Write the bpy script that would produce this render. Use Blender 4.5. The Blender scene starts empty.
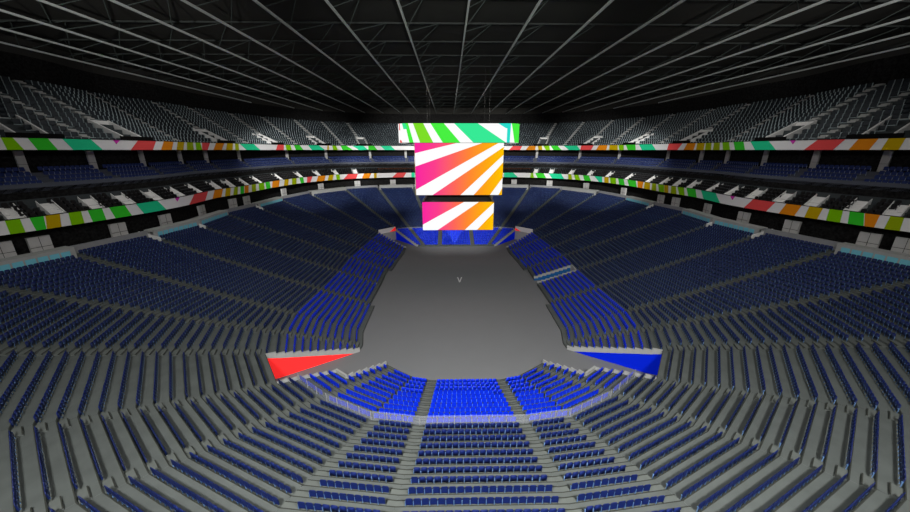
import bpy, math, random
import numpy as np
from mathutils import Vector, Matrix
random.seed(4); RNG = np.random.default_rng(4)
SC = bpy.context.scene; COL = SC.collection
FZ = 24.7                                    # camera height above the arena floor
# ------------------------------------------------------------------ camera
F_PX = 333.0; PITCH = math.radians(17.65); YAW = math.radians(1.0)
CAM = np.array([-1.8, 0.0, FZ])
cd = bpy.data.cameras.new('camera'); cam = bpy.data.objects.new('camera', cd); COL.objects.link(cam)
cd.sensor_width = 36; cd.lens = F_PX / 910 * 36; cd.clip_end = 600; cd.clip_start = .3
cam.location = CAM; cam.rotation_euler = (math.pi/2 - PITCH, 0, -YAW); SC.camera = cam
def proj(p):
    X, Y, Z = p[0]-CAM[0], p[1]-CAM[1], p[2]-CAM[2]
    x = X*math.cos(YAW) - Y*math.sin(YAW); y = X*math.sin(YAW) + Y*math.cos(YAW)
    w = y*math.cos(PITCH) - Z*math.sin(PITCH); up = y*math.sin(PITCH) + Z*math.cos(PITCH)
    if w < .5: return (-9999, -9999, w)
    return (455 + F_PX*x/w, 256 - F_PX*up/w, w)
# ------------------------------------------------------------------ materials
def lin(c): return tuple((v/255/12.92 if v/255 <= .04045 else ((v/255+.055)/1.055)**2.4) for v in c)
def mat(name, rgb, rough=.7, noise=0., scale=2., emit=None, es=0., metal=0., spec=.3, alpha=None):
    m = bpy.data.materials.new(name); m.use_nodes = True; nt = m.node_tree; b = nt.nodes['Principled BSDF']
    c = (*lin(rgb), 1)
    b.inputs['Base Color'].default_value = c; b.inputs['Roughness'].default_value = rough
    b.inputs['Metallic'].default_value = metal; b.inputs['Specular IOR Level'].default_value = spec
    if noise:
        tc = nt.nodes.new('ShaderNodeTexCoord'); n = nt.nodes.new('ShaderNodeTexNoise'); r = nt.nodes.new('ShaderNodeValToRGB')
        n.inputs['Scale'].default_value = scale; n.inputs['Detail'].default_value = 5
        r.color_ramp.elements[0].position = .3; r.color_ramp.elements[1].position = .7
        r.color_ramp.elements[0].color = (*[v*(1-noise) for v in c[:3]], 1)
        r.color_ramp.elements[1].color = (*[min(1, v*(1+noise)) for v in c[:3]], 1)
        nt.links.new(tc.outputs['Object'], n.inputs['Vector']); nt.links.new(n.outputs['Fac'], r.inputs['Fac'])
        nt.links.new(r.outputs['Color'], b.inputs['Base Color'])
    if emit:
        b.inputs['Emission Color'].default_value = (*lin(emit), 1); b.inputs['Emission Strength'].default_value = es
    if alpha is not None: b.inputs['Alpha'].default_value = alpha
    return m
def led(name, rgb, es): return mat(name, rgb, .6, emit=rgb, es=es, spec=.1)
def screen(name, rgb=None, ramp=None):
    m = bpy.data.materials.new(name); m.use_nodes = True; nt = m.node_tree; nt.nodes.clear()
    o = nt.nodes.new('ShaderNodeOutputMaterial'); e = nt.nodes.new('ShaderNodeEmission'); nt.links.new(e.outputs[0], o.inputs[0])
    if rgb: e.inputs[0].default_value = (*lin(rgb), 1)
    else:
        uv = nt.nodes.new('ShaderNodeUVMap'); s = nt.nodes.new('ShaderNodeSeparateXYZ'); r = nt.nodes.new('ShaderNodeValToRGB')
        nt.links.new(uv.outputs[0], s.inputs[0]); nt.links.new(s.outputs[0], r.inputs[0]); nt.links.new(r.outputs[0], e.inputs[0])
        el = r.color_ramp.elements
        el[0].position, el[0].color = ramp[0][0], (*lin(ramp[0][1]), 1); el[1].position, el[1].color = ramp[-1][0], (*lin(ramp[-1][1]), 1)
        for p, c in ramp[1:-1]:
            q = el.new(p); q.color = (*lin(c), 1)
    return m
M = dict(
    floor=mat('arena_floor', (120,122,124), .9, .015, .35, spec=.0),
    concrete=mat('terrace_concrete', (87,92,90), .9, .10, .7, spec=.1),
    nosing=mat('step_nosing', (52,54,50), .9, spec=.1),
    step=mat('aisle_step', (93,98,95), .85, .06, 1.5, spec=.1),
    cap=mat('parapet_concrete', (165,167,165), .85, .05, 1., spec=.1),
    navy=mat('navy_plastic', (9,29,90), .6), navy2=mat('navy_pan', (26,40,76), .6), navyarm=mat('navy_arm', (95,128,170), .5),
    blue=mat('bright_blue_plastic', (0,44,222), .5), blue2=mat('bright_blue_pan', (0,38,200), .55), bluearm=mat('blue_arm', (80,125,245), .5),
    dark=mat('charcoal_seat', (40,47,53), .6), darkarm=mat('pale_frame', (165,180,184), .5),
    club=mat('club_navy', (32,52,112), .6), clubarm=mat('club_frame', (150,162,188), .5),
    black=mat('black_seat', (14,14,15), .6), blackarm=mat('black_frame', (80,80,84), .5),
    wall=mat('black_wall', (30,30,30), .9, .75, 3., spec=.1), roof=mat('roof_deck', (62,62,59), .95, .06, .2, spec=.05),
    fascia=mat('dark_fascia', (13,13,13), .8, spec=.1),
    steel=mat('truss_steel', (205,212,208), .7, spec=.2), steel2=mat('truss_web_steel', (64,72,69), .8, spec=.2), purlin=mat('purlin_steel', (56,60,58), .8, spec=.2),
    white=mat('white_paint', (230,230,228), .7, spec=.2), panel=mat('grey_panel', (190,190,188), .7, .04, 2., spec=.2), seam=mat('panel_seam', (70,70,70), .8),
    red=mat('red_panel', (255,50,50), .8, emit=(255,46,46), es=.45, spec=.05), bluew=mat('blue_panel', (4,34,205), .8, emit=(0,26,190), es=.2, spec=.05),  # plain walls; emission added to brighten their colour, no light source there
    bluev=mat('steel_blue_panel', (30,90,150), .8, spec=.1),
    aqua=mat('aqua_glass', (125,205,222), .2, alpha=.9), post=mat('rail_post', (150,150,150), .5),
    glass=mat('rail_glass', (215,222,235), .15, alpha=.13), ledge=mat('grey_ledge', (138,140,142), .8, .05, 1.),
    tier=mat('upper_concrete', (62,68,70), .9, .05, 1.), clubledge=mat('club_ledge', (82,87,98), .7),
    brown=mat('brown_panel', (70,34,14), .8), sw=screen('led_white', (255,255,255)),
    frame=mat('black_metal', (33,32,30), .6, spec=.3), underside=mat('frame_grey', (60,60,58), .6),
)
for nm in ('aqua', 'glass'):
    M[nm].blend_method = 'BLEND' if hasattr(M[nm], 'blend_method') else None
# ------------------------------------------------------------------ object helpers
def tag(o, label=None, cat=None, group=None, kind=None):
    if label: o['label'] = label
    if cat: o['category'] = cat
    if group: o['group'] = group
    if kind: o['kind'] = kind
    return o
def empty(name, loc=(0,0,0)):
    o = bpy.data.objects.new(name, None); o.location = loc; o.empty_display_size = .2; COL.objects.link(o); return o
class MB:
    """collects polygons for one mesh"""
    def __init__(s): s.v = []; s.f = []; s.m = []; s.uv = None
    def poly(s, pts, m=0):
        n = len(s.v); s.v += [tuple(map(float, p)) for p in pts]; s.f.append(tuple(range(n, n+len(pts)))); s.m.append(m)
    def hexa(s, b, t, m=0, mt=None):
        """prism from bottom loop b to top loop t (same length)"""
        n = len(s.v); k = len(b); s.v += [tuple(map(float, p)) for p in b] + [tuple(map(float, p)) for p in t]
        s.f.append(tuple(range(n+k-1, n-1, -1))); s.m.append(m); s.f.append(tuple(range(n+k, n+2*k))); s.m.append(m if mt is None else mt)
        for i in range(k):
            j = (i+1) % k; s.f.append((n+i, n+j, n+k+j, n+k+i)); s.m.append(m)
    def prism(s, xy, z0, z1, m=0, mt=None): s.hexa([(*p[:2], z0) for p in xy], [(*p[:2], z1) for p in xy], m, mt)
    def box(s, c, r, f, w, d, h, m=0):
        """c = centre of base, r right, f forward (2D unit), sizes"""
        c = np.array(c, float); R = np.array([*r, 0.])*w/2; Fv = np.array([*f, 0.])*d/2; U = np.array([0, 0, h])
        b = [c-R-Fv, c+R-Fv, c+R+Fv, c-R+Fv]; s.hexa(b, [p+U for p in b], m)
    def tube(s, a, b, rad, m=0, n=6):
        a, b = Vector(a), Vector(b); d = (b-a).normalized(); x = d.orthogonal().normalized(); y = d.cross(x)
        ring = [(x*math.cos(2*math.pi*i/n) + y*math.sin(2*math.pi*i/n))*rad for i in range(n)]
        s.hexa([a+q for q in ring], [b+q for q in ring], m)
    def build(s, name, mats, parent=None, loc=None, bevel=0):
        me = bpy.data.meshes.new(name); v = s.v
        if loc is not None: v = [(p[0]-loc[0], p[1]-loc[1], p[2]-loc[2]) for p in v]
        me.from_pydata(v, [], s.f)
        for m_ in (mats if isinstance(mats, (list, tuple)) else [mats]): me.materials.append(m_)
        me.polygons.foreach_set('material_index', s.m); me.update()
        o = bpy.data.objects.new(name, me); COL.objects.link(o)
        if loc is not None and parent is None: o.location = loc
        if parent is not None: o.parent = parent
        if bevel:
            bv = o.modifiers.new('bevel', 'BEVEL'); bv.width = bevel; bv.segments = 2
        return o
def struct(o): o['kind'] = 'structure'; return o
# ------------------------------------------------------------------ the bowl's plan: aisle lines  P + V*row
def T(j): return FZ - 21.95 + .26*j + .0005*j*j          # tread height of row j
KN = [((-4.42,21.75),(-.06,-.874)), ((-8.75,22.4),(-.262,-.864)), ((-13.5,24.72),(-.526,-.768)), ((-17.72,27.95),(-.732,-.604)),
      ((-21.05,32.45),(-.93,-.383)), ((-22.9,37.0),(-1.0,-.12)), ((-23.7,42.0),(-.887,.02)), ((-23.2,50.6),(-.826,.037)),
      ((-22.9,59.2),(-.804,.041)), ((-23.2,67.9),(-.83,.091)), ((-22.6,74.8),(-.81,.178)), ((-22.0,82.9),(-.813,.279)),
      ((-21.4,89.6),(-.748,.482)), ((-17.3,93.9),(-.644,.719)), ((-13.5,95.2),(-.444,.869)), ((-7.6,95.8),(-.24,.93))]
KN = [(np.array(a), np.array(b)) for a, b in KN]
NK = len(KN)
FRONTV = {4: np.array((-.70, -.455)), 5: np.array((-.882, -.138))}          # the corner aisle turns a little towards the floor
def K(i, side, j):
    p = KN[i][0] + (FRONTV.get(i, KN[i][1]) if j < 0 else KN[i][1])*j
    if i == 15 and j < 0: p[0] = -4.4              # the far centre aisle steps sideways at the blue rows
    return np.array([p[0]*(-side), p[1]]) if side > 0 else p.copy()
# side -1 = left, +1 = right
J0, J1 = -10, 32
SECT = [('near', 0, None)]
SECTS = [(-1, 0, 1, 0)]                                     # (side a, knot a, side b, knot b) centre near block
for sd in (-1, 1):
    for i in range(NK-1): SECTS.append((sd, i, sd, i+1))
SECTS.append((-1, NK-1, 1, NK-1))
ORD = ['first', 'second', 'third', 'fourth', 'fifth', 'sixth', 'seventh', 'eighth', 'ninth', 'tenth', 'eleventh', 'twelfth', 'thirteenth', 'fourteenth', 'fifteenth']
def sect_name(k):
    sa, a, sb, b = SECTS[k]
    if k == 0: return 'centre block'
    if a == NK-1: return 'far centre block'
    return f'{ORD[a]} block {"left" if sa < 0 else "right"} of centre'
AQUA = {5, 7, 8, 10, 12, 14}
def rows(k):
    sa, a, sb, b = SECTS[k]
    lo = J0
    if sa == sb and a in (3, 12): lo = 2 if a == 3 else 1
    if sa == sb and a in (7, 8): lo = -9
    hi = 30 if (sa == sb and a in AQUA) else 31
    return lo, hi
def line(k, j, row):
    """front line points of section k at plan row j for a tread of index row (with cut-outs)"""
    sa, a, sb, b = SECTS[k]
    pa, pb = K(a, sa, j), K(b, sb, j)
    d = (pb-pa)/np.linalg.norm(pb-pa)
    if sa == sb and a == 2 and row <= -5: pb = pa + d*(2.25 + .05*(row+5))
    if sa == sb == 1 and a == 8 and row <= -1: pa = pa + d*2.6
    return pa, pb, d
def aisle_here(i, side, row):
    if i == 1 and row < 0: return False
    if i in (6,) and row < 0: return False
    if i in (3, 4) and row < 2 or i in (12, 13) and row < 1: return False
    return True
def aisle_w(i, to):
    """aisle width on the side of the next (+1) or previous (-1) knot"""
    if i in (1, 3): return 1.05 if to < 0 else .07
    if i in (2, 4): return 1.05 if to > 0 else .07
    return .56
def inward(sd, pa, pb):
    d = (pb-pa)/np.linalg.norm(pb-pa); n = np.array([d[1], -d[0]])
    c = (pa+pb)/2
    if np.dot(n, np.array([0., 60.]) - c) < 0: n = -n
    return n
seats = {'navy': [], 'blue': [], 'dark': [], 'club': [], 'black': []}
ROWF, ROWB = -.88, .12
for k, (sa, a, sb, b) in enumerate(SECTS):
    lo, hi = rows(k); mb = MB()
    for j in range(lo, hi+1):
        pa, pb, d = line(k, j+ROWF, j); qa, qb, _ = line(k, j+ROWB, j)
        z = T(j); zp = T(j-1) if j > lo else 0.
        mb.poly([(*pa, zp), (*pb, zp), (*pb, z), (*pa, z)], 0)                      # riser
        n = inward(sa, pa, pb)*.06
        mb.poly([(*(pa-n), z), (*(pb-n), z), (*qb, z), (*qa, z)], 0)              # tread
        mb.poly([(*pa, z), (*pb, z), (*(pb-n), z), (*(pa-n), z)], 1)              # dark nosing strip
        if j == hi:                                                               # back drop
            zt = T(hi)+ (.35 if hi == 31 else .0)
            mb.poly([(*qa, z), (*qb, z), (*qb, zt), (*qa, zt)], 0)
        # seats on this tread
        ra, rb, d = line(k, j, j); L = np.linalg.norm(rb-ra)
        ma = aisle_w(a, 1) if aisle_here(a, sa, j) else .12; mbn = aisle_w(b, -1) if aisle_here(b, sb, j) else .12
        if k == 0: ma = mbn = .56
        if sa == sb and a == 2 and j <= -5: mbn = .25
        if sa == sb == 1 and a == 8 and j <= -1: ma = .45
        cnt = int(round((L-ma-mbn)/.47))
        if cnt < 1: continue
        n = inward(sa, ra, rb); off = ma; pit = (L-ma-mbn)/cnt
        kind = 'blue' if j < 0 else 'navy'
        swap = (d[0] < 0)
        for s in range(cnt):
            p = ra + d*(off + (s+.5)*pit)
            seats[kind].append((p[0], p[1], z, n[0], n[1], k, j, (cnt-1-s) if swap else s, cnt))
    # skirt under the open cut at the portals is covered by their wall panels
    struct(mb.build('seating_terrace', [M['concrete'], M['nosing']]))
# aisle stairs: a half step on every tread
for sd in (-1, 1):
    for i in range(NK):
        mb = MB()
        for j in range(J0, J1):
            if not aisle_here(i, sd, j): continue
            if j == J0 and i in (7, 8, 9): continue
            for (o, s2, wd) in (((i-1), sd, aisle_w(i, -1)) if i > 0 else (0, -sd, .56), ((i+1), sd, aisle_w(i, 1)) if i < NK-1 else (i, -sd, .56)):
                if wd < .2: continue
                f0 = j-.40; f1 = j+ROWB
                c0, c1 = K(i, sd, f0), K(i, sd, f1); o0, o1 = K(o, s2, f0), K(o, s2, f1)
                e0 = (o0-c0)/np.linalg.norm(o0-c0); e1 = (o1-c1)/np.linalg.norm(o1-c1)
                q = [c0, c0+e0*wd*.98, c1+e1*wd*.98, c1]
                ar = sum(q[t][0]*q[(t+1) % 4][1]-q[(t+1) % 4][0]*q[t][1] for t in range(4))
                if ar < 0: q = q[::-1]
                mb.prism(q, T(j)-.02, T(j)+.13+.005*(s2 == sd), 0)
                q2 = [c0, c0+e0*wd, c0+e0*wd+(c1-c0)*.12, c0+(c1-c0)*.12]
                if ar < 0: q2 = q2[::-1]
                mb.prism(q2, T(j)+.10, T(j)+.142, 1)
        struct(mb.build('aisle_stairs', [M['step'], M['nosing']]))
# ------------------------------------------------------------------ smooth ring for the upper levels
RK = [(-1, i) for i in range(3, NK)] + [(1, i) for i in range(NK-1, 2, -1)]
NR = len(RK)
def ring(u, J):
    i = int(min(max(math.floor(u), 1), NR-3)); t = u - i
    P = [K(RK[q][1], RK[q][0], J) for q in (i-1, i, i+1, i+2)]
    return .5*((2*P[1]) + (-P[0]+P[2])*t + (2*P[0]-5*P[1]+4*P[2]-P[3])*t*t + (-P[0]+3*P[1]-3*P[2]+P[3])*t**3)
U0, U1 = 1.0, NR-2.0
US = np.linspace(U0, U1, 6*(NR-3)+1)
_cache = {}
def u_at(px, J, z):
    """ring parameter at which the ring at height z is seen in direction px"""
    key = (round(J, 2), round(z, 2))
    if key not in _cache:
        uu = np.linspace(U0, U1, 1500); _cache[key] = (uu, np.array([proj((*ring(q, J), z))[0] for q in uu]))
    uu, xx = _cache[key]
    ok = xx > -9000
    return float(np.interp(px, xx[ok], uu[ok]))
def rframe(u, J):
    p = ring(u, J); d = ring(u+.01, J)-ring(u-.01, J); d = d/np.linalg.norm(d); n = np.array([d[1], -d[0]])
    if np.dot(n, np.array([0., 60.])-p) < 0: n = -n
    return p, d, n
def band(mb, J, z0, z1, m=0, J2=None, us=US):
    """vertical (or sloping) strip along the ring"""
    J2 = J if J2 is None else J2
    for a, b in zip(us, us[1:]):
        mb.poly([(*ring(a, J), z0), (*ring(b, J), z0), (*ring(b, J2), z1), (*ring(a, J2), z1)], m)
def Z(z): return FZ + z
# concourse behind the lower bowl, rim slab, black walls
mb = MB(); band(mb, 31.2, T(31)+.3, T(31)+.3, 0, 38); struct(mb.build('floor_concourse', M['ledge']))
mb = MB(); band(mb, 37.5, T(31)+.2, Z(-9.4)); struct(mb.build('wall_concourse', M['wall']))
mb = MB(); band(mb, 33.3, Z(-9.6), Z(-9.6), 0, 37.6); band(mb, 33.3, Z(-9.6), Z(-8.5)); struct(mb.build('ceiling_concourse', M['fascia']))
mb = MB()
LJ = [33.45, 34.3, 35.15, 36.0]; LZ = [Z(-8.45), Z(-8.0), Z(-7.55), Z(-7.1)]
for q in range(4):
    nj = LJ[q+1] if q < 3 else 36.7
    band(mb, LJ[q], LZ[q]-.6, LZ[q]); band(mb, LJ[q], LZ[q], LZ[q], 0, nj)
band(mb, 36.7, LZ[3], Z(-6.05)); band(mb, 36.7, Z(-6.05), Z(-6.05), 0, 37.3)
struct(mb.build('loge_terrace', M['tier']))
mb = MB(); band(mb, 36.75, Z(-6.04), Z(-4.6)); struct(mb.build('wall_loge', M['wall']))
mb = MB(); band(mb, 36.55, Z(-4.65), Z(-4.1)); band(mb, 36.55, Z(-4.1), Z(-4.1), 0, 36.75); band(mb, 36.55, Z(-4.65), Z(-4.65), 0, 37.2); struct(mb.build('trim_club_ledge', M['clubledge']))
CJ = [37.5, 38.4, 39.3, 40.2]; CZ = [Z(-4.55), Z(-4.0), Z(-3.45), Z(-2.9)]
mb = MB()
for q in range(4):
    nj = CJ[q+1]-.75 if q < 3 else 42
    band(mb, CJ[q]-.75, CZ[q]-.6, CZ[q]); band(mb, CJ[q]-.75, CZ[q], CZ[q], 0, nj)
struct(mb.build('club_terrace', M['clubledge']))
mb = MB(); band(mb, 41.6, Z(-3.3), Z(.05)); struct(mb.build('wall_club', M['wall']))
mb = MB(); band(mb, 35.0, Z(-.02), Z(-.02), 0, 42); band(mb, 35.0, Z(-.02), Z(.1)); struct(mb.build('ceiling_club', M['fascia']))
NU = 13
UJ = [36.4+1.62*q for q in range(NU)]; UZ = [Z(.95+.73*q) for q in range(NU)]
mb = MB(); 
for q in range(NU):
    nj = UJ[q+1]-1.1 if q < NU-1 else UJ[q]+.8
    band(mb, UJ[q]-1.1, UZ[q]-.8, UZ[q]); band(mb, UJ[q]-1.1, UZ[q], UZ[q], 0, nj)
struct(mb.build('upper_terrace', M['tier']))
JW = UJ[-1]+.8
mb = MB(); band(mb, JW, UZ[-1]-.2, Z(14.15)); struct(mb.build('wall_upper', M['wall']))
# roof
ROOFZ = Z(16.6)
mb = MB(); mb.poly([(-95, -25, ROOFZ), (95, -25, ROOFZ), (95, 165, ROOFZ), (-95, 165, ROOFZ)]); struct(mb.build('ceiling', M['roof']))
mb = MB(); band(mb, JW+.05, Z(14.1), ROOFZ); struct(mb.build('ceiling_fascia', M['roof']))
# arena floor
mb = MB(); mb.poly([(-30, 12, 0), (30, 12, 0), (30, 112, 0), (-30, 112, 0)]); struct(mb.build('floor', M['floor']))
# ------------------------------------------------------------------ roof trusses and purlins
CHZ = Z(14.3); PUZ = ROOFZ-.18; PY = [4.5+8.05*i*1.0 for i in range(0, 18)]
def wall_y(x):
    best = 150
    pts = [ring(u, JW) for u in US]
    far = [p for p in pts if p[1] > 60]
    far.sort(key=lambda p: p[0])
    return float(np.interp(x, [p[0] for p in far], [p[1] for p in far]))
def wall_x(y):
    pts = sorted([ring(u, JW) for u in US if ring(u, JW)[0] < 0], key=lambda p: p[1])
    return -float(np.interp(y, [p[1] for p in pts], [p[0] for p in pts]))
NT = 10
for i in range(-NT, NT+1):
    X = 7.15*i + .3
    yend = wall_y(X) - .3 if abs(X) < 71 else 100
    y0 = -4.
    if abs(X) > 60: y0 = 30.
    root = empty('roof_truss', (X, 60, CHZ))
    lab = 'grey steel roof truss running straight over the scoreboard' if i == 0 else f'grey steel roof truss, {ORD[abs(i)-1]} {"left" if i < 0 else "right"} of the truss over the scoreboard'
    tag(root, lab, 'roof truss', 'parallel roof trusses under the dark ceiling')
    b = MB(); b.box((0, (y0+yend)/2-60, -.13), (1, 0), (0, 1), .2, yend-y0, .22); b.build('bottom_chord', M['steel'], root)
    b = MB(); alt = 0
    for q, y in enumerate(PY):
        if y < y0+3 or y > yend-4: continue
        ox = 3.9 if q % 2 == 0 else 2.3
        dy = 3.6 if q % 2 == 0 else 3.0
        if X+ox > 72: continue
        for s in (-1, 1): b.tube((0, y+s*dy-60, .1), (ox, y-60, PUZ-CHZ), .06, 0, 5)
    b.build('diagonal_web', M['steel2'], root)
for q, y in enumerate(PY):
    wx = min(78, wall_x(min(y, 140))-1) if y > 60 else 78
    if y > 120: wx = min(wx, 52)
    o = MB(); o.box((0, 0, -.1), (1, 0), (0, 1), 2*wx, .2, .2); o = o.build('roof_purlin', M['purlin']); o.location = (0, y, PUZ)
    tag(o, f'thin dark purlin crossing the roof trusses, {ORD[q] if q < 15 else str(q+1)+"th"} counted from the near end', 'purlin', 'purlins crossing the roof trusses')
# ------------------------------------------------------------------ seats
def seat_parts(style):
    """three part meshes of a tip-up seat (x right, y to the field, z up)"""
    def shell(w, t, z0, z1, y0, lean, cut):
        b = MB()
        prof = [(-w/2, z0), (w/2, z0), (w/2, z1-cut), (w/2-cut, z1), (-w/2+cut, z1), (-w/2, z1-cut)]
        def yy(z): return y0 - lean*(z-z0)/(z1-z0)
        f = [(x, yy(z)+t/2, z) for x, z in prof]; r = [(x, yy(z)-t/2, z) for x, z in prof]
        b.hexa(r, f); return b
    arm = MB()
    if style == 'dark':
        back = shell(.70, .07, .22, .80, -.02, .10, .05); pan = shell(.76, .10, .02, .12, .10, .0, .01)
        arm.box((-.41, .0, 0), (1, 0), (0, 1), .05, .14, .80)
    elif style == 'black':
        back = shell(.48, .12, .12, .95, -.02, .08, .10); pan = shell(.46, .34, .30, .46, .26, .0, .02)
        arm.box((-.29, .12, .0), (1, 0), (0, 1), .05, .3, .55)
    else:
        back = shell(.40, .035, .25, .75, -.01, .025, .06); pan = shell(.37, .03, .25, .60, .026, .01, .05)
        arm.box((-.228, .0, 0), (1, 0), (0, 1), .04, .04, .46); arm.box((-.228, .015, .44), (1, 0), (0, 1), .05, .07, .05)
    return back, pan, arm
STY = {'navy': ('navy', 'navy2', 'navyarm', 1.0), 'blue': ('blue', 'blue2', 'bluearm', 1.0), 'dark': ('dark', 'darkarm', 'darkarm', 1.0),
       'club': ('club', 'club', 'clubarm', 1.18), 'black': ('black', 'black', 'blackarm', 1.0)}
def vis(s, mg=70):
    x, y, w = proj((s[0], s[1], s[2]+.5)); return w > 1 and -mg < x < 910+mg and -mg < y < 512+mg
# upper levels' seats along the ring
STAIR_UP = [18, 124, 218, 272, 320, 362, 543, 589, 634.5, 689, 782, 891]      # stairwells in the upper tier (picture x)
SUU = [u_at(x, 38, Z(2.4)) for x in STAIR_UP]
LOGE_ST = [9, 52, 93, 126, 155, 179, 197, 216.5, 230.5, 245, 258.5, 279.6, 300, 318, 336, 355, 536, 551.5, 571, 589.6, 608, 628, 649, 663, 677, 691.5, 711, 730, 753, 782, 815, 857, 899]
LSU = [u_at(x, 34.6, Z(-7.4)) for x in LOGE_ST]
CLUB_P = [21, 91.6, 142, 180, 206, 239, 287, 326, 370, 405.7, 537, 580, 619.5, 668, 701.5, 727.5, 765, 815.5, 885.6]
CPU_ = [u_at(x, 41.0, Z(-1.4)) for x in CLUB_P]
UPA = sorted([(a+b)/2 for a, b in zip(SUU, SUU[1:]) if b-a < 3] + [SUU[0]-.75, SUU[-1]+.75])
def ring_row(kind, J, z, pitch, skip, row, tag_, Jref=None):
    """seats along the ring; Jref: the row whose spacing all rows follow, so that columns line up"""
    uu = np.linspace(U0, U1, 2400)
    def arc(Jx):
        P = np.array([ring(q, Jx) for q in uu]); return np.concatenate([[0], np.cumsum(np.linalg.norm(np.diff(P, axis=0), axis=1))])
    S = arc(J); SR = S if Jref is None else arc(Jref)
    n = int(SR[-1]/pitch); bay = 0; idx = 0; last = True
    for q in range(n):
        u = float(np.interp((q+.5)*pitch, SR, uu)); s = float(np.interp(u, uu, S))
        blocked = any(abs(s-float(np.interp(c, uu, S))) < hw for c, hw in skip)
        if blocked:
            if not last: bay += 1; idx = 0
            last = True; continue
        last = False
        p, d, nn = rframe(u, J)
        seats[kind].append((p[0], p[1], z, nn[0], nn[1], bay, row, idx, u)); idx += 1
for q in range(NU):
    sk = [(u, .6) for u in UPA]
    if q <= 4: sk += [(u, 1.75) for u in SUU]
    else: sk += [(u, .6) for u in SUU]
    ring_row('dark', UJ[q], UZ[q], .86, sk, q, 'upper', UJ[5])
for q in range(4): ring_row('club', CJ[q], CZ[q], .56, [(u, .6) for u in CPU_], q, 'club')
for q in range(4): ring_row('black', LJ[q]+.5, LZ[q], .66, [(u, 1.05) for u in LSU], q, 'loge')
def th(n):
    n = int(n); return f'{n}{"th" if 10 <= n % 100 <= 20 else {1: "st", 2: "nd", 3: "rd"}.get(n % 10, "th")}'
UORD = ORD + ['sixteenth']
def bay_px(u, J, z): return proj((*ring(u, J), z))[0]
BAYNAME = {}
def seat_label(kind, s):
    x, y, z, nx, ny, k, j, i, n = s
    if kind == 'navy':
        return f'navy seat {th(i+1)} from left, {th(j+1)} row behind rail, {sect_name(k)}'
    if kind == 'blue':
        return f'bright blue seat {th(i+1)} from left, {th(-j)} row before rail, {sect_name(k)}'
    nm = {'dark': 'charcoal upper tier seat', 'club': 'dark navy club seat', 'black': 'black loge seat'}[kind]
    lm = {'dark': 'aisles', 'club': 'white columns', 'black': 'white staircases'}[kind]
    side = 'left' if x < 0 else 'right'
    return f'{nm} {th(i+1)} from left, {th(j+1)} row up, {th(k+1)} bay between {lm}'
PMESH = {}
for kind in seats:
    pm = seat_parts(kind); scl = STY[kind][3]; meshes = []
    for mbp, mn, pn in zip(pm, STY[kind][:3], ('backrest', 'seat_pan', 'armrest')):
        mbp.v = [(x*scl, y*min(scl, 1.2), z*(1.1 if scl > 1.2 else 1)) for x, y, z in mbp.v]
        me = bpy.data.meshes.new(f'{kind}_{pn}'); me.from_pydata(mbp.v, [], mbp.f); me.materials.append(M[mn]); me.update(); meshes.append(me)
    PMESH[kind] = (pm, meshes)
NAMES = {'navy': 'stadium_seat', 'blue': 'courtside_seat', 'dark': 'upper_tier_seat', 'club': 'club_seat', 'black': 'loge_seat'}
GROUPS = {'navy': 'navy seats of the lower bowl', 'blue': 'bright blue seats round the floor', 'dark': 'charcoal seats of the upper tier', 'club': 'navy club level seats', 'black': 'black loge seats'}
STUFFL = {'navy': 'navy folding seats filling the rest of the lower bowl', 'blue': 'bright blue folding seats in the remaining rows round the floor', 'dark': 'charcoal seats filling the rest of the steep upper tier', 'club': 'dark navy seats along the rest of the club level', 'black': 'black chairs along the rest of the loge level'}
NIND = {'navy': 300, 'blue': 300, 'dark': 300, 'club': 300, 'black': 300}
def blocked_view(s): return False
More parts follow.
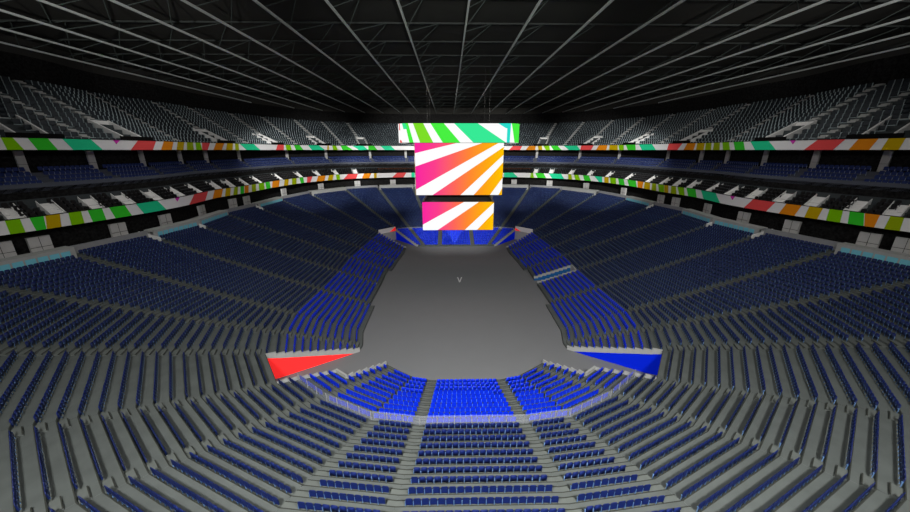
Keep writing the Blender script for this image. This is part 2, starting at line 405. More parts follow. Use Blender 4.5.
for kind, L in seats.items():
    L = [s for s in L if vis(s)]
    inn = []
    for q, s in enumerate(L):
        x, y, w = proj((s[0], s[1], s[2]+.5))
        if 4 < x < 906 and 4 < y < 507: inn.append((w, q))
    inn.sort(); chosen = set(q for _, q in inn[:NIND[kind]])
    pm, meshes = PMESH[kind]
    for q in sorted(chosen):
        s = L[q]; f = np.array([s[3], s[4]]); ang = math.atan2(-f[0], f[1])
        o = empty(NAMES[kind], (s[0], s[1], s[2])); o.rotation_euler = (0, 0, ang)
        tag(o, seat_label(kind, s), 'seat', GROUPS[kind])
        for me, pn in zip(meshes, ('backrest', 'seat_pan', 'armrest')):
            c = bpy.data.objects.new(pn, me); COL.objects.link(c); c.parent = o
    rest = [s for q, s in enumerate(L) if q not in chosen]
    if not rest: continue
    A = np.array([s[:5] for s in rest], float); N = len(A)
    V = []; Fc = []; MI = []; base = 0
    for mi, mbp in enumerate(pm):
        for fc in mbp.f: Fc.append([v+base for v in fc]); MI.append(mi)
        V += mbp.v; base += len(mbp.v)
    V = np.array(V, float); nv = len(V)
    fx, fy = A[:, 3:4], A[:, 4:5]
    wx = V[None, :, 0]*fy + V[None, :, 1]*fx + A[:, 0:1]; wy = -V[None, :, 0]*fx + V[None, :, 1]*fy + A[:, 1:2]; wz = V[None, :, 2] + A[:, 2:3]
    co = np.stack([wx, wy, wz], -1).reshape(-1)
    lens = np.array([len(f) for f in Fc]); flat = np.concatenate([np.array(f) for f in Fc]); nl = len(flat)
    loops = (flat[None, :] + (np.arange(N)*nv)[:, None]).reshape(-1)
    me = bpy.data.meshes.new(NAMES[kind]+'s'); me.vertices.add(N*nv); me.vertices.foreach_set('co', co)
    me.loops.add(N*nl); me.loops.foreach_set('vertex_index', loops.astype(np.int32))
    tot = np.tile(lens, N); st = np.concatenate([[0], np.cumsum(tot)[:-1]])
    me.polygons.add(len(tot)); me.polygons.foreach_set('loop_start', st.astype(np.int32))
    me.polygons.foreach_set('material_index', np.tile(np.array(MI), N).astype(np.int32))
    for mn in STY[kind][:3]: me.materials.append(M[mn])
    me.update(calc_edges=True); me.validate()
    o = bpy.data.objects.new(NAMES[kind]+'s', me); COL.objects.link(o)
    tag(o, STUFFL[kind], 'seats', None, 'stuff')
    print(kind, len(L), 'seats')
# ------------------------------------------------------------------ glass rail between the bright and the navy rows
def rail(chain, name, label, h, gap=1.35, base=0., material='glass'):
    root = empty(name, (*chain[0], base)); tag(root, label, 'glass railing')
    def post(p, d, nn):
        t = MB(); t.box((p[0]-chain[0][0], p[1]-chain[0][1], 0), d, nn, .05, .05, h); t.build('rail_post', M['post'], root)
    for a, b in zip(chain, chain[1:]):
        a = np.array(a); b = np.array(b); L = np.linalg.norm(b-a); n = max(1, round(L/gap)); d = (b-a)/L; nn = np.array([-d[1], d[0]])
        for q in range(n):
            c = a + d*(q+.5)*L/n
            m = MB(); m.box((c[0]-chain[0][0], c[1]-chain[0][1], .05), d, nn, L/n-.06, .03, h-.05); m.build('glass_panel', M[material], root)
            post(a + d*q*L/n, d, nn)
    post(np.array(chain[-1]), d, nn)
jr = -.72
ch = [K(3, -1, jr)*.92+K(2, -1, jr)*.08, K(2, -1, jr), K(1, -1, jr), K(0, -1, jr), K(0, 1, jr), K(1, 1, jr), K(2, 1, jr), K(3, 1, jr)*.92+K(2, 1, jr)*.08]
rail(ch, 'glass_railing', 'clear glass railing between the near bright blue and navy rows', 1.0, base=T(0)-.1)
ch = [K(13, -1, jr), K(14, -1, jr), K(15, -1, jr), K(15, 1, jr), K(14, 1, jr), K(13, 1, jr)]
rail(ch, 'glass_railing', 'clear glass railing behind the far bright blue rows under the scoreboard', .8, 2.6, base=T(0)-.1)
# rim parapets with aqua glass over the shortened blocks, plain ledges over the others
for k, (sa, a, sb, b) in enumerate(SECTS):
    if k == 0 or a < 4 and sa == sb: continue
    lo, hi = rows(k)
    pa, pb, d = line(k, hi+.2, hi); qa, qb, _ = line(k, hi+.5, hi); n = inward(sa, pa, pb)
    L = np.linalg.norm(pb-pa); side = 'left' if sa < 0 else 'right'
    aq = hi == 30
    pos = sect_name(k)
    root = empty('rim_parapet', (*pa, T(hi)))
    if aq: tag(root, f'grey concrete parapet with a strip of pale glass panes above {pos}', 'parapet', 'parapets along the rim of the lower bowl')
    else: tag(root, f'plain low grey concrete parapet along the rim above {pos}', 'parapet', 'parapets along the rim of the lower bowl')
    w = MB(); c = (pb-pa)/2
    if aq:
        w.box((*(c-n*.25), -.3), d, n, L-.3, .25, 2.0); w.box((*(c-n*1.1), 1.4), d, n, L-.3, 1.45, .3)
        w.build('parapet_wall', M['cap'], root)
        far = a >= 11
        npn = max(3, round(L/1.15))
        for q in range(npn):
            g = MB(); cc = d*(q+.5)*(L-1.2)/npn + d*.6 + n*.0
            g.box((*(cc+n*-.08), .5), d, n, (L-1.2)/npn-.18, .05, .8); g.build('glass_pane', M['cap' if far else 'aqua'], root)
    else:
        w.box((*(c-n*.2), -.2), d, n, L-.3, .25, 1.6); w.build('parapet_wall', M['ledge'], root)
# white wedge walls at the heads of the aisles beside the glazed blocks
for sd in (-1, 1):
    for i, lab in ((7, 'first'), (8, 'second'), (10, 'third')):
        p = K(i, sd, 31.2); d = KN[i][1]/np.linalg.norm(KN[i][1]); d = np.array([d[0]*(-sd if sd > 0 else 1), d[1]])
        n = np.array([-d[1], d[0]]); m = MB()
        side = 'left' if sd < 0 else 'right'
        q0 = p - d*1.6; q1 = p + d*1.6; z = T(30)
        b4 = [q0-n*.12, q1-n*.12, q1+n*.12, q0+n*.12]
        m.hexa([(*b4[0], z), (*b4[1], z), (*b4[2], z), (*b4[3], z)], [(*b4[0], z+.55), (*b4[1], z+1.5), (*b4[2], z+1.5), (*b4[3], z+.55)])
        m.box((*(p+d*1.0), z), n, d, 2.2, .2, 1.25)
        o = m.build('wedge_wall', M['white'], loc=(*p, z))
        tag(o, f'white sloping wall at the head of the rim aisle, {lab} along the {side} side', 'wall block', 'white walls at the aisle heads')
# ------------------------------------------------------------------ corner tunnels
def teeth_wall(i, sd, j0, j1, fm, label, cat, name, capname, far=False, thick=.22, cap_h=(.1, .28), z_off=0):
    root = empty(name, (*K(i, sd, j0), 0)); tag(root, label, cat); o = K(i, sd, j0)
    dv = K(i, sd, j1)-K(i, sd, j0); dv /= np.linalg.norm(dv); n = np.array([-dv[1], dv[0]])
    f = MB(); c = MB()
    e0, e1 = j0+ROWF, j1+ROWB; A, B = K(i, sd, e0)-o, K(i, sd, e1)-o
    if i == 4: MID = K(i, sd, 0)-o
    def seg(p, q, zp, zq, t, lift0, lift1, mb_):
        w = [p-n*t/2, q-n*t/2, q+n*t/2, p+n*t/2]; zz = [zp, zq, zq, zp]
        mb_.hexa([(*w[k], 0 if lift0 is None else zz[k]+lift0) for k in range(4)], [(*w[k], zz[k]+lift1) for k in range(4)])
    nseg = j1-j0+1
    for j in range(j0, j1+1):
        a, b = K(i, sd, j+ROWF)-o, K(i, sd, j+ROWB)-o
        za, zb = T(j+ROWF)-.1, T(j+ROWB)-.1
        za, zb = max(za, .12), max(zb, .12)
        seg(a, b, za, zb, thick, None, -cap_h[0], f)
        q2 = [a-n*(thick/2+.04), b-n*(thick/2+.04), b+n*(thick/2+.04), a+n*(thick/2+.04)]
        zc = T(j)+cap_h[1]
        c.hexa([(*q2[0], za-cap_h[0]), (*q2[1], zb-cap_h[0]), (*q2[2], zb-cap_h[0]), (*q2[3], za-cap_h[0])], [(*q, zc) for q in q2])
    f.build('wall_face', fm, root); c.build(capname, M['cap'], root)
teeth_wall(4, -1, -10, 1, M['red'], 'bright red triangular tunnel wall panel, glow added, in the near left corner', 'tunnel wall', 'tunnel_wall', 'stepped_cap')
teeth_wall(4, 1, -10, 1, M['bluew'], 'deep blue triangular tunnel wall panel, glow added, in the near right corner', 'tunnel wall', 'tunnel_wall', 'stepped_cap')
for sd, s in ((-1, 'left'), (1, 'right')):
    teeth_wall(3, sd, -4, 1, M['cap'], f'pale stepped end wall of the bright blue seats beside the near {s} tunnel', 'end wall', 'end_wall', 'stepped_cap')
    # lower, set-back end wall
    root = empty('end_wall', (0, 0, 0)); tag(root, f'pale low stepped wall closing the front blue rows, near {s} corner', 'end wall')
    f = MB()
    k = 1 + 2 if sd < 0 else 1 + (NK-1) + 2
    for j in range(-10, -4):
        pa, pb, d = line(k, j+ROWF, j); qa, qb, _ = line(k, j+ROWB, j)
        q = [pb, pb+d*.18, qb+d*.18, qb]
        ar = sum(q[t][0]*q[(t+1) % 4][1]-q[(t+1) % 4][0]*q[t][1] for t in range(4))
        f.prism(q if ar > 0 else q[::-1], 0, T(j)+.42)
    f.build('stepped_wall', M['cap'], root)
    f = MB(); a = line(k, -5+ROWB, -5)[1]; b = K(3, sd, -5+ROWB); d = (b-a)/np.linalg.norm(b-a); n = inward(sd, a, b)
    f.box((*((a+b)/2), 0), d, n, np.linalg.norm(b-a), .2, T(-4)+.4); f.build('cross_wall', M['cap'], root)
    # tunnel back: dark opening under the first navy row
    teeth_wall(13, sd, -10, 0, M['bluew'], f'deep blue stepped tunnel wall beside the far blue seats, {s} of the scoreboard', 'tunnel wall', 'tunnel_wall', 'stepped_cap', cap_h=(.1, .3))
    teeth_wall(12, sd, -10, 0, M['cap'], f'grey stepped wall along the side bank end, far {s} corner', 'end wall', 'end_wall', 'stepped_cap', cap_h=(.1, .35))
    a, b = K(12, sd, .12), K(13, sd, .12); d = (b-a)/np.linalg.norm(b-a); n = inward(sd, a, b); c = (a+b)/2; L = np.linalg.norm(b-a)
    root = empty('tunnel_lintel', (*(c+n*.25), T(0)-.9)); tag(root, f'white tunnel lintel with a red corner at the far {s} corner', 'lintel')
    m = MB(); m.box((0, 0, .75), d, n, L-.3, .3, 1.2); m.build('lintel_face', M['white'], root)
    e = d*(L/2-.5) if True else 0
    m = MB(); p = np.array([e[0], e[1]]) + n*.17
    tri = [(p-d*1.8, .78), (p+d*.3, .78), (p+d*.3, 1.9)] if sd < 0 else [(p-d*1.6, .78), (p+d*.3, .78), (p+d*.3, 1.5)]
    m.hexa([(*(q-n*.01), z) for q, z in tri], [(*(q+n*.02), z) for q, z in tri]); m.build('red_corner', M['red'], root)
    m = MB(); m.box((0, 0, -T(0)+.9), d, n, L-.3, .3, T(0)-.2); m.build('tunnel_back', M['cap'], root)
# side entry cut into the right bank
root = empty('bank_entry', (0, 0, 0)); tag(root, 'narrow blue-walled entry passage cut into the right seat bank', 'entry passage')
kR = 1 + (NK-1) + 8
f = MB(); c = MB(); c2 = MB(); f2 = MB()
for j in range(-9, 0):
    a, b, d = line(kR, j+ROWF, j)[0], line(kR, j+ROWB, j)[0], line(kR, j, j)[2]
    q = [a, a+d*.3, b+d*.3, b]
    ar = sum(q[t][0]*q[(t+1) % 4][1]-q[(t+1) % 4][0]*q[t][1] for t in range(4)); q = q if ar > 0 else q[::-1]
    f.prism(q, 0, T(j)-.05); c.prism(q, T(j)-.05, T(j)+.4)
    a, b = K(8, 1, j+ROWF), K(8, 1, j+ROWB)
    q = [a+d*.0, a+d*.3, b+d*.3, b]; ar = sum(q[t][0]*q[(t+1) % 4][1]-q[(t+1) % 4][0]*q[t][1] for t in range(4)); q = q if ar > 0 else q[::-1]
    f2.prism(q, 0, T(j)-.05); c2.prism(q, T(j)-.05, T(j)+.3)
f.build('blue_wall_face', M['bluev'], root); c.build('stepped_cap', M['cap'], root); f2.build('side_wall', M['cap'], root); c2.build('stepped_cap', M['cap'], root)
m = MB(); a, b = K(8, 1, -.88+0), line(kR, -.88, -1)[0]; d = (b-a)/np.linalg.norm(b-a); n = inward(1, a, b)
m.box((*((a+b)/2), 0), d, n, np.linalg.norm(b-a), .25, T(0)+.4); m.build('back_wall', M['cap'], root)
# ------------------------------------------------------------------ ribbon displays
LC = {'white': (248,248,248), 'lime': (140,215,0), 'olive': (165,190,0), 'green': (60,220,50), 'teal': (40,225,160), 'red': (250,85,85), 'orange': (250,150,20), 'yellow': (215,180,0), 'pink': (225,60,190), 'aqua': (40,200,220)}
LEDM = {k: led('led_'+k, tuple(c*.9 for c in v), .03) for k, v in LC.items()}
LK = list(LC)
R1 = '''.8 12.5 7.2 24.3 lime;27.7 47.7 37.7 58 green;62.3 90.8 73.5 102.8 teal;113 120 116.2 116.6 pink;137.7 156 130.8 153 red;163.8 173.5 161 171.8 orange;177.7 184.3 176.6 183.4 yellow;187 193 187 193.8 olive;195.4 200.3 196.3 202.3 lime;202 210 202.3 207.7 red;216 224.3 213.5 221.8 orange;227 233 226 232.6 yellow;235 238.5 235.4 239.2 olive;239.7 253.8 246.5 260.3 teal;277.7 283.8 276 283.8 red;285.5 290.4 286.5 291.6 lime;293.8 299.6 296 303.5 green;308 318.8 312 325 teal;327.3 328.9 327.3 328.9 yellow;332 335.8 333.5 337.8 lime;340.4 346.5 342.7 352.7 green;352.7 363.5 358.8 368 teal;368.2 374 368.5 377.3 green;380.4 391 385 395 teal;513 522.3 509 520 red;529 536 525.8 535 orange;537.7 541.8 538.5 542.3 yellow;543.4 549.2 546 550 lime;550.8 557.7 553.5 561.5 green;563.8 577 569 580 teal;581.5 593.8 580.2 591 red;598.8 607.7 596 606 orange;609.5 617.7 609 617.7 yellow;618.5 623.8 619.2 623.8 lime;626 635.4 627.7 635.7 green;638.8 652 642 655.8 teal;668.8 682.4 667 677.3 red;687.3 695.8 683.5 693.5 orange;697.3 705 696 703.5 yellow;705.8 711.6 705 711 olive;714 720 713 719.6 olive;722.4 729 723 730 lime;733.5 743.5 735 745 green;750.4 768.8 755 775.8 teal;790 796 792.6 793 pink;817.7 845.4 803.8 832.8 red;858.5 878.5 848.5 869 orange;888.5 906 881 898.5 yellow'''
R2 = '''4.8 20 10.3 25.4 lime;29.3 43.5 36.3 46.5 green;45.3 59.8 47 61.6 yellow;68.3 81 71.6 84.4 lime;87.6 102 93 106.4 green;109 124.8 115.7 132 green;136 157.4 144 166.5 teal;175 179.8 177.2 177.5 pink;194.3 208.2 189.2 205.2 red;214.5 223 212.7 221.5 orange;226 230.8 225 230.2 yellow;234.4 238 233.2 237.7 olive;240.5 244 240.5 244 green;244.5 248.6 244.5 248.6 orange;251.7 255.8 252 256.2 olive;258.6 264 259.2 264.7 lime;265.3 269.5 266.5 270.7 green;272.5 279.8 272 278.8 orange;284.6 288.8 284 288.2 yellow;292 296.5 292 296.5 olive;299.4 303.3 301 304.2 green;307.2 312.5 306.9 310.5 red;318.2 325.7 316.5 324.4 orange;328.7 333.6 327.7 332.7 yellow;335.9 339.6 336.7 340.2 lime;348 358 343.5 356 red;364 371.2 362 369.2 orange;374 376.7 374 376.7 yellow;397 406.2 392.3 403.5 red;411.4 414.7 411.4 414.7 teal;504 513.2 504 517.8 teal;531 533 530.3 534 lime;535.3 543.5 537.6 546.4 green;548.8 561.3 552 564 teal;568 571.2 568.3 572.3 olive;574 578.5 575.4 580.4 lime;583 589 584.4 591 green;594.3 602.2 599 602.2 teal;604.2 608.7 604.2 608.7 yellow;610 615.7 610.6 616 lime;618 623.6 619.3 624.8 green;627.2 635.7 629 636.9 green;637.5 643.5 637.7 642.3 orange;644.7 650.2 644 649.8 yellow;652.2 656.2 651.4 656.2 olive;658 664 659 664 lime;664.3 668.3 664.3 668.3 yellow;671.3 676 670.7 676.4 olive;677.4 684 679.2 684.6 lime;686.4 695.5 688.2 696.7 green;701 715.7 703.6 720 teal;730 735 732.2 732.6 pink;753.2 775.5 743.8 766 red;786.4 801.5 778.8 794.3 orange;809.4 823 804.2 817 yellow;829.6 843 826 840 lime;849.8 864 847.7 863.5 green;865 880 864.3 874 orange;890.4 904.2 884 899.7 olive'''
def ribbon(J, z0, z1, spec, label):
    root = empty('ribbon_display', (0, 60, z0)); tag(root, label, 'led ribbon display')
    fr = MB(); band(fr, J+.15, z0-.08, z1+.08)
    for zz in (z0-.08, z1+.08): band(fr, J-.05, zz, zz, 0, J+.15)
    band(fr, J-.05, z0-.08, z0); band(fr, J-.05, z1, z1+.08)
    fr.v = [(x, y-60, z-z0) for x, y, z in fr.v]; fr.build('ribbon_frame', M['fascia'], root)
    b = MB(); uu = np.linspace(U0, U1, 301)
    for a, c in zip(uu, uu[1:]): b.poly([(*ring(a, J), z0), (*ring(c, J), z0), (*ring(c, J), z1), (*ring(a, J), z1)], 0)
    Jf = J-.03
    for s in spec.split(';'):
        t0, t1, b0, b1, cn = s.split(); t0, t1, b0, b1 = map(float, (t0, t1, b0, b1))
        zb = z0
        if cn == 'pink': zb = z0+(z1-z0)*.6
        T0, T1 = u_at(t0, Jf, z1), u_at(t1, Jf, z1); B0, B1 = u_at(b0, Jf, zb), u_at(b1, Jf, zb)
        n = 4
        for q in range(n):
            fa, fb = q/n, (q+1)/n
            for r in range(3):                       # follow the curve in height too
                ga, gb = r/3, (r+1)/3
                def P(f, g): return (*ring((T0+(T1-T0)*f)*g + (B0+(B1-B0)*f)*(1-g), Jf), zb+(z1-zb)*g)
                b.poly([P(fa, ga), P(fb, ga), P(fb, gb), P(fa, gb)], LK.index(cn))
    b.v = [(x, y-60, z-z0) for x, y, z in b.v]; b.build('display_face', [LEDM[k] for k in LK], root)
ribbon(34.8, Z(.02), Z(1.42), R1, 'upper striped LED ribbon along the front of the top tier')
ribbon(33.1, Z(-9.6), Z(-7.95), R2, 'lower striped LED ribbon below the black loge seats')
# ------------------------------------------------------------------ grey panels in the concourse
def side_word(x): return 'left' if x < 455 else 'right'
CP = [2, 41, 119, 166, 202, 233, 247, 284, 321, 357.5, 393, 514, 549.5, 586, 623.5, 660.5, 675.5, 707, 743, 791, 868, 905]
lp = [x for x in CP if x < 455]; rp = [x for x in CP if x >= 455]
for x in CP:
    u = u_at(x, 34.3, Z(-11.8)); p, d, n = rframe(u, 34.3); z = T(31)+.3
    o = empty('panel_block', (*p, z)); nth = ORD[len(lp)-1-lp.index(x)] if x < 455 else ORD[rp.index(x)]
    tag(o, f'pale grey panelled block before the black concourse wall, {nth} to the {side_word(x)} of the scoreboard', 'panel block', 'grey panelled blocks in the concourse')
    m = MB(); m.box((0, 0, 0), d, n, 2.0, .4, 2.6); m.build('block_body', M['panel'], o)
    m = MB(); m.box((*(n*.21), 1.25), d, n, 2.0, .02, .06); m.box((*(n*.21), 0), d, n, .05, .02, 2.6); m.build('seam', M['seam'], o)
# club columns
lp = [x for x in CLUB_P if x < 455]; rp = [x for x in CLUB_P if x >= 455]
for x, u in zip(CLUB_P, CPU_):
    p, d, n = rframe(u, 41.0); nth = ORD[len(lp)-1-lp.index(x)] if x < 455 else ORD[rp.index(x)]
    o = empty('partition_column', (*p, CZ[3])); tag(o, f'flat white column behind the club seats, {nth} to the {side_word(x)} of the scoreboard', 'column', 'white columns along the club level')
    m = MB(); m.box((0, 0, 0), d, n, .85, .3, 1.05); m.build('lower_panel', M['panel'], o)
    m = MB(); m.box((0, 0, 1.09), d, n, .85, .3, 1.72); m.build('upper_panel', M['panel'], o)
# loge staircases
lp = [x for x in LOGE_ST if x < 455]; rp = [x for x in LOGE_ST if x >= 455]
for x, u in zip(LOGE_ST, LSU):
    p0, d, n = rframe(u, 33.6); sg = 1 if x < 455 else -1
    nth = (ORD + ['sixteenth', 'seventeenth', 'eighteenth'])[len(lp)-1-lp.index(x)] if x < 455 else (ORD + ['sixteenth', 'seventeenth', 'eighteenth'])[rp.index(x)]
    o = empty('white_staircase', (*p0, LZ[0])); tag(o, f'white staircase between the black loge seats, {nth} to the {side_word(x)} of the scoreboard', 'staircase', 'white staircases on the loge level')
    m = MB()
    for s in range(8): m.box((*(-n*(.25+.3*s)), 0), d, n, 1.35, .3, .25+.21*s)
    m.build('stair_flight', M['white'], o)
    for e in (-1, 1):
        m = MB(); a0 = d*e*.72 - n*.1; b0 = d*e*.72 - n*2.5
        m.hexa([(*(a0-d*.04), 0), (*(a0+d*.04), 0), (*(b0+d*.04), 1.2), (*(b0-d*.04), 1.2)], [(*(a0-d*.04), .45), (*(a0+d*.04), .45), (*(b0+d*.04), 2.15), (*(b0-d*.04), 2.15)])
        m.build('stair_side', M['white'], o)
# loge counter boxes, far brown strip
mb = MB(); us = [u for u in US if 375 < bay_px(u, 36.6, Z(-7)) < 530]
us = [u_at(377, 36.6, Z(-6.9))] + us + [u_at(531, 36.6, Z(-6.9))]
band(mb, 36.0, LZ[3]+.02, Z(-6.4), 0, us=us); o = mb.build('counter_front', M['brown']); tag(o, 'dark brown counter front along the far loge level behind the scoreboard', 'counter')
# upper tier stairwells
lp = [x for x in STAIR_UP if x < 455]; rp = [x for x in STAIR_UP if x >= 455]
for x, u in zip(STAIR_UP, SUU):
    J = UJ[0]-1.0; p, d, n = rframe(u, J)
    nth = ORD[len(lp)-1-lp.index(x)] if x < 455 else ORD[rp.index(x)]
    o = empty('stairwell', (*p, UZ[0])); tag(o, f'pale walled stairwell cut into the upper tier, {nth} to the {side_word(x)} of the scoreboard', 'stairwell', 'stairwells of the upper tier')
    m = MB(); dep = np.linalg.norm(ring(u, UJ[4])-p)
    for e in (-1, 1):
        a0 = d*e*1.45 - n*.4; b0 = d*e*1.45 - n*dep; zr = UZ[4]-UZ[0]
        m.hexa([(*(a0-d*.12), 0), (*(a0+d*.12), 0), (*(b0+d*.12), 0), (*(b0-d*.12), 0)], [(*(a0-d*.12), .9), (*(a0+d*.12), .9), (*(b0+d*.12), zr+.75), (*(b0-d*.12), zr+.75)])
    m.build('side_wall', M['white'], o)
    m = MB(); m.box((*(-n*dep), 0), d, n, 2.9, .25, UZ[4]-UZ[0]+.6); m.build('back_wall', M['white'], o)
    m = MB()
    for s in range(12): m.box((*(-n*(.8+s*(dep-1)/12)), 0), d, n, 2.6, (dep-1)/12, .25+s*(UZ[4]-UZ[0]-.8)/12)
    m.build('stair_flight', M['step'], o)
    m = MB(); m.box((*(d*0-n*.1), .35), d, n, 5.2, .12, .75); m.build('front_barrier', M['fascia'], o)
# pale steps in the aisles of the upper tier
for u, lo in [(u, 0) for u in UPA] + [(u, 5) for u in SUU]:
    mb = MB()
    for q in range(lo, NU):
        p, d, n = rframe(u, UJ[q]-.2); mb.box((*p, UZ[q]-.02), d, n, .95, 1.1, .28); mb.box((*(p-n*.25), UZ[q]+.26), d, n, .95, .6, .22)
    struct(mb.build('aisle_stairs', M['cap']))
# ------------------------------------------------------------------ hanging scoreboard
SX, SY = .25, 62.0
SX = -.25; sb = empty('scoreboard', (SX, SY, Z(-5))); tag(sb, 'hanging video scoreboard with striped pink, orange and green screens', 'scoreboard')
SO = np.array([SX, SY, Z(-5)])
PINK = [(0, (250,38,160)), (.22, (252,62,140)), (.45, (255,104,88)), (.62, (255,135,50)), (.8, (255,165,20)), (1, (255,195,0))]
SCRM = screen('screen_gradient', ramp=PINK); SWH = M['sw']
def screen_panel(name, x0, x1, y, zt, zb, stripes, tilt=0., back=False, parent=sb, axis='y'):
    m = MB(); uv = []
    def P(u, v, off=0):
        a = x0 + (x1-x0)*u; z = zt + (zb-zt)*v; b = y - off + tilt*v
        return (a, b, z) if axis == 'y' else (b, a, z)
    m.poly([P(0, 1), P(1, 1), P(1, 0), P(0, 0)], 0)
    uvs = [(0, 1), (1, 1), (1, 0), (0, 0)]
    for st in stripes:
        m.poly([P(u, v, .03 if not back else -.03) for u, v in st], 1); uvs += list(st)
    o = m.build(name, [SCRM, SWH], parent); ul = o.data.uv_layers.new(name='UVMap')
    for q, l in enumerate(o.data.loops): ul.data[q].uv = (uvs[l.vertex_index][0], 1-uvs[l.vertex_index][1])
    return o
S_MAIN = [[(0,.44),(0,.19),(.47,0),(.757,0)], [(0,1),(0,.89),(.94,0),(1,0),(1,.07),(.19,1)], [(.515,1),(1,.22),(1,.36),(.67,1)], [(.86,1),(1,.66),(1,.86),(.96,1)]]
S_LOW = [[(0,1),(0,.8),(.58,0),(.79,0),(.21,1)], [(.595,1),(1,.03),(1,.37),(.77,1)]]
def zof(py, Y):                                     # height of picture row py on a plane at distance Y
    v = 256-py; return Y*(-F_PX*math.sin(PITCH)+v*math.cos(PITCH))/(F_PX*math.cos(PITCH)+v*math.sin(PITCH))
def xof(px, py, Y):
    v = 256-py; yc = F_PX*math.cos(PITCH)+v*math.sin(PITCH); u = px-455
    X = u*math.cos(YAW)+yc*math.sin(YAW); Yy = -u*math.sin(YAW)+yc*math.cos(YAW); return CAM[0]+X*Y/Yy
YM = SY-6.2; YL = SY-4.2; YH = SY-8.5
def rel(x, y, z): return (x-SX, y-SY, z-(-5))
zt, zb = zof(143, YM), zof(195, YM); xl, xr = xof(414.5, 143, YM), xof(504, 143, YM)
def R(v): return v+5.0                              # camera-relative height -> local height
screen_panel('main_screen', xl-SX, xr-SX, YM-SY, R(zt), R(zb), S_MAIN)
screen_panel('main_screen', xr-SX, xl-SX, SY-YM, R(zt), R(zb), S_MAIN, back=True)
hw = (xr-xl)/2
screen_panel('side_screen', -6.0, 6.0, hw-.02, R(zt), R(zb), S_MAIN, axis='x', back=True); screen_panel('side_screen', 6.0, -6.0, -hw+.02, R(zt), R(zb), S_MAIN, axis='x')
m = MB(); m.box((0, 0, R(zb)-.05), (1, 0), (0, 1), 2*hw-.1, 2*(SY-YM)-.15, zt-zb+.1); m.build('screen_housing', M['frame'], sb)
zt2, zb2 = zof(202, YL), zof(230, YL); xl2, xr2 = xof(423, 202, YL), xof(494.8, 202, YL); hw2 = (xr2-xl2)/2
screen_panel('lower_screen', -hw2, hw2, YL-SY, R(zt2), R(zb2), S_LOW, tilt=.0)
screen_panel('lower_screen', hw2, -hw2, SY-YL, R(zt2), R(zb2), S_LOW, back=True)
m = MB(); m.box((0, 0, R(zb2)-.04), (1, 0), (0, 1), 2*hw2-.1, 2*(SY-YL)-.15, zt2-zb2+.06); m.build('lower_housing', M['frame'], sb)
m = MB(); za, zc = R(zt2)+.02, R(zb)-.06
m.hexa([(-hw2+.2, -(SY-YL)+.3, za), (hw2-.2, -(SY-YL)+.3, za), (hw2-.2, (SY-YL)-.3, za), (-hw2+.2, (SY-YL)-.3, za)], [(-hw2+.9, -(SY-YL)+.1, zc), (hw2-.9, -(SY-YL)+.1, zc), (hw2-.9, (SY-YL)-.1, zc), (-hw2+.9, (SY-YL)-.1, zc)])
m.build('neck', M['frame'], sb)
m = MB()
for s in (-1, 1): m.tube((s*(hw2-.1), -(SY-YL)+.05, za), (s*(hw2-1.0), -(SY-YM)+.4, zc), .14)
m.build('neck_brace', M['underside'], sb)
# halo display: a rounded ring wrapped round the top
zt3, zb3 = zof(123.3, YH), zof(142.6, YH); xl3, xr3 = xof(399.6, 133, YH+2), xof(519.5, 133, YH+2); hw3 = (xr3-xl3)/2; dp = SY-YH
def halo_pt(s):
    """s in 0..1 along the front half of the ring"""
    r = 1.9; segs = [('l', dp-r), ('a', math.pi/2*r), ('f', 2*hw3-2*r), ('b', math.pi/2*r), ('r', dp-r)]
    tot = sum(x for _, x in segs); t = s*tot
    for nme, L in segs:
        if t <= L or nme == 'r': break
        t -= L
    if nme == 'l': return (-hw3, -t)
    if nme == 'a': a = t/r; return (-hw3+r-r*math.cos(a), -(dp-r)-r*math.sin(a))
    if nme == 'f': return (-hw3+r+t, -dp)
    if nme == 'b': a = t/r; return (hw3-r+r*math.sin(a), -(dp-r)-r*math.cos(a))
    return (hw3, -(dp-r)+t)
HS = np.linspace(0, 1, 801); HP = [halo_pt(s) for s in HS]
HPX = np.array([proj((SX+p[0], SY+p[1], Z((zt3+zb3)/2)))[0] for p in HP]); i0, i1 = int(np.argmin(HPX)), int(np.argmax(HPX))
def hs(nu): return float(np.interp(399.6+nu*119.9, HPX[i0:i1+1], HS[i0:i1+1]))
HM = {'white': SWH, 'lime': screen('halo_lime', (125,222,40)), 'green': screen('halo_green', (72,240,66)), 'teal': screen('halo_teal', (55,234,150)), 'cyan': screen('halo_cyan', (40,222,205)), 'red': screen('halo_red', (235,70,60))}
HK = list(HM)
m = MB()
def hq(t0, t1, b0, b1, cn, v0=0., v1=1., off=.03):
    n = 24
    for q in range(n):
        for r in range(4):
            g0, g1 = r/4, (r+1)/4
            def P(f, g):
                s = (t0+(t1-t0)*f)*(1-g)+(b0+(b1-b0)*f)*g; p = halo_pt(s)
                c = 1+off/hw3; return (p[0]*c, p[1]*(1+off/dp), R(zt3+(zb3-zt3)*(v0+(v1-v0)*g)))
            fa, fb = q/n, (q+1)/n
            m.poly([P(fa, g1), P(fb, g1), P(fb, g0), P(fa, g0)], HK.index(cn))
for q in range(2): hq(q/2, (q+1)/2, q/2, (q+1)/2, 'white', off=0)
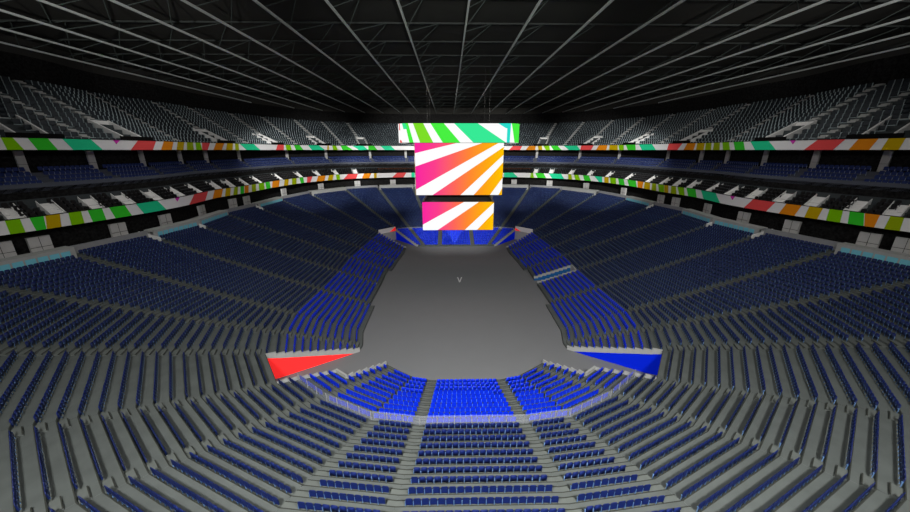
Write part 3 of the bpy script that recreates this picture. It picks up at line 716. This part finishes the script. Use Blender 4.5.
for t0, t1, b0, b1, cn, v0, v1 in ((.115,.20,.17,.28,'lime',0,1), (.26,.37,.36,.507,'green',0,1), (.455,.65,.617,.89,'teal',0,1), (.82,.895,.885,.895,'cyan',0,.25), (.895,.925,.895,.92,'cyan',0,1), (.93,.995,.96,.995,'green',0,1), (.05,.075,.08,.115,'green',0,1), (.025,.05,.035,.075,'teal',0,.3), (.0,.006,.0,.008,'red',0,.35), (.003,.012,.001,.022,'red',.86,1)):
    hq(hs(t0), hs(t1), hs(b0), hs(b1), cn, v0, v1)
# rear half of the ring
nb = len(m.v)
m2 = MB()
for q in range(60):
    a, b = halo_pt(q/60), halo_pt((q+1)/60)
    m2.poly([(-a[0], -a[1], R(zb3)), (-b[0], -b[1], R(zb3)), (-b[0], -b[1], R(zt3)), (-a[0], -a[1], R(zt3))], 0)
for p, f, mi in [(m2.v, m2.f, m2.m)]:
    n0 = len(m.v); m.v += p; m.f += [tuple(v+n0 for v in q) for q in f]; m.m += mi
m.build('halo_screen', [HM[k] for k in HK], sb)
m = MB(); pts = [halo_pt(q/60) for q in range(61)]; pts = pts + [(-p[0], -p[1]) for p in pts[1:-1]]
m.prism([(p[0]*.985, p[1]*.985) for p in pts], R(zb3)+.02, R(zt3)-.1); m.build('halo_housing', M['frame'], sb)
m = MB()
for x in (-5, 5):
    for y in (-4, 4): m.tube((x, y, R(zt3)-.2), (x, y, R(14.2)), .02)
m.build('suspension_cable', M['frame'], sb)
# small v mark on the floor
def floor_pt(px, py):
    v = 256-py; u = px-455; yc = F_PX*math.cos(PITCH)+v*math.sin(PITCH); zc = -F_PX*math.sin(PITCH)+v*math.cos(PITCH)
    X = u*math.cos(YAW)+yc*math.sin(YAW); Y = -u*math.sin(YAW)+yc*math.cos(YAW); s = -FZ/zc; return np.array([CAM[0]+X*s, CAM[1]+Y*s])
a, b, c = floor_pt(457.6, 277.2), floor_pt(459.6, 282.3), floor_pt(461.6, 277.2)
m = MB()
for p, q in ((a, b), (b, c)):
    d = (q-p)/np.linalg.norm(q-p); n = np.array([-d[1], d[0]])*.11
    m.prism([p-n, q-n, q+n, p+n], .004, .02)
o = m.build('floor_mark', mat('pale_paint', (225,225,225), .8), loc=(*b, 0)); tag(o, 'small pale letter v marked on the grey arena floor', 'floor mark')
# ------------------------------------------------------------------ light
w = bpy.data.worlds.new('world'); SC.world = w; w.use_nodes = True
w.node_tree.nodes['Background'].inputs[0].default_value = (.8, .86, 1, 1); w.node_tree.nodes['Background'].inputs[1].default_value = .03
def area(name, loc, aim, sx, sy, power, col=(1, .98, .95)):
    l = bpy.data.lights.new(name, 'AREA'); l.shape = 'RECTANGLE'; l.size = sx; l.size_y = sy; l.energy = power; l.color = col
    o = bpy.data.objects.new(name, l); COL.objects.link(o); o.location = loc
    o.rotation_euler = (Vector(aim)-Vector(loc)).to_track_quat('-Z', 'Y').to_euler(); return o
def spot(name, loc, aim, power, deg, blend=.5, rad=.6):
    l = bpy.data.lights.new(name, 'SPOT'); l.energy = power; l.spot_size = math.radians(deg); l.spot_blend = blend; l.shadow_soft_size = rad; l.color = (1, .98, .95)
    o = bpy.data.objects.new(name, l); COL.objects.link(o); o.location = loc
    o.rotation_euler = (Vector(aim)-Vector(loc)).to_track_quat('-Z', 'Y').to_euler(); return o
for x in (-13, 13):                                            # added unseen lamps that light the near stand from behind
    area('near_fill_light', (x, -5, Z(10)), (x*.3, 24, Z(-24)), 7, 3, 9500).data.spread = math.radians(125)
for y, p in ((22, 900), (58, 1100), (94, 700)):             # unseen fill lamps added under the roof for the upward faces
    for x in (-44, 44): area('overhead_fill_light', (x, y, Z(13.2)), (x*.95, y, 0), 12, 6, p)
for x, y, ax, ay, e in ((-22, 22, -46, 112, 1.), (22, 22, 46, 112, 1.), (-20, 22, -20, 130, 1.15), (20, 22, 20, 130, 1.15), (-18, 22, 5, 132, 1.), (18, 22, -5, 132, 1.)):
    spot('far_fill_spot', (x, y, Z(11)), (ax, ay, Z(-5)), 260000*e, 25, .7)  # added fill spots that brighten the far tiers and ribbons, no real fixtures
for x in (-20, 20): spot('far_fill_spot', (x, 22, Z(11)), (-x*.1, 106, Z(-21)), 220000, 24, .7)  # further fill pair, added to lift the far blue rows
for x, ax, p in ((-40, -78, 1.3), (-20, -35, .9), (0, 0, .8), (20, 35, .9), (40, 78, 1.3)):
    spot('roof_fill_spot', (x, -22, Z(2)), (ax, 22, Z(15.5)), 130000*p, 36, .9)  # fill spots in mid air, added to brighten the roof steel and deck
# view
SC.view_settings.view_transform = 'Standard'; SC.view_settings.look = 'None'; SC.view_settings.gamma = 1; SC.view_settings.exposure = 0
SC.view_settings.use_curve_mapping = False
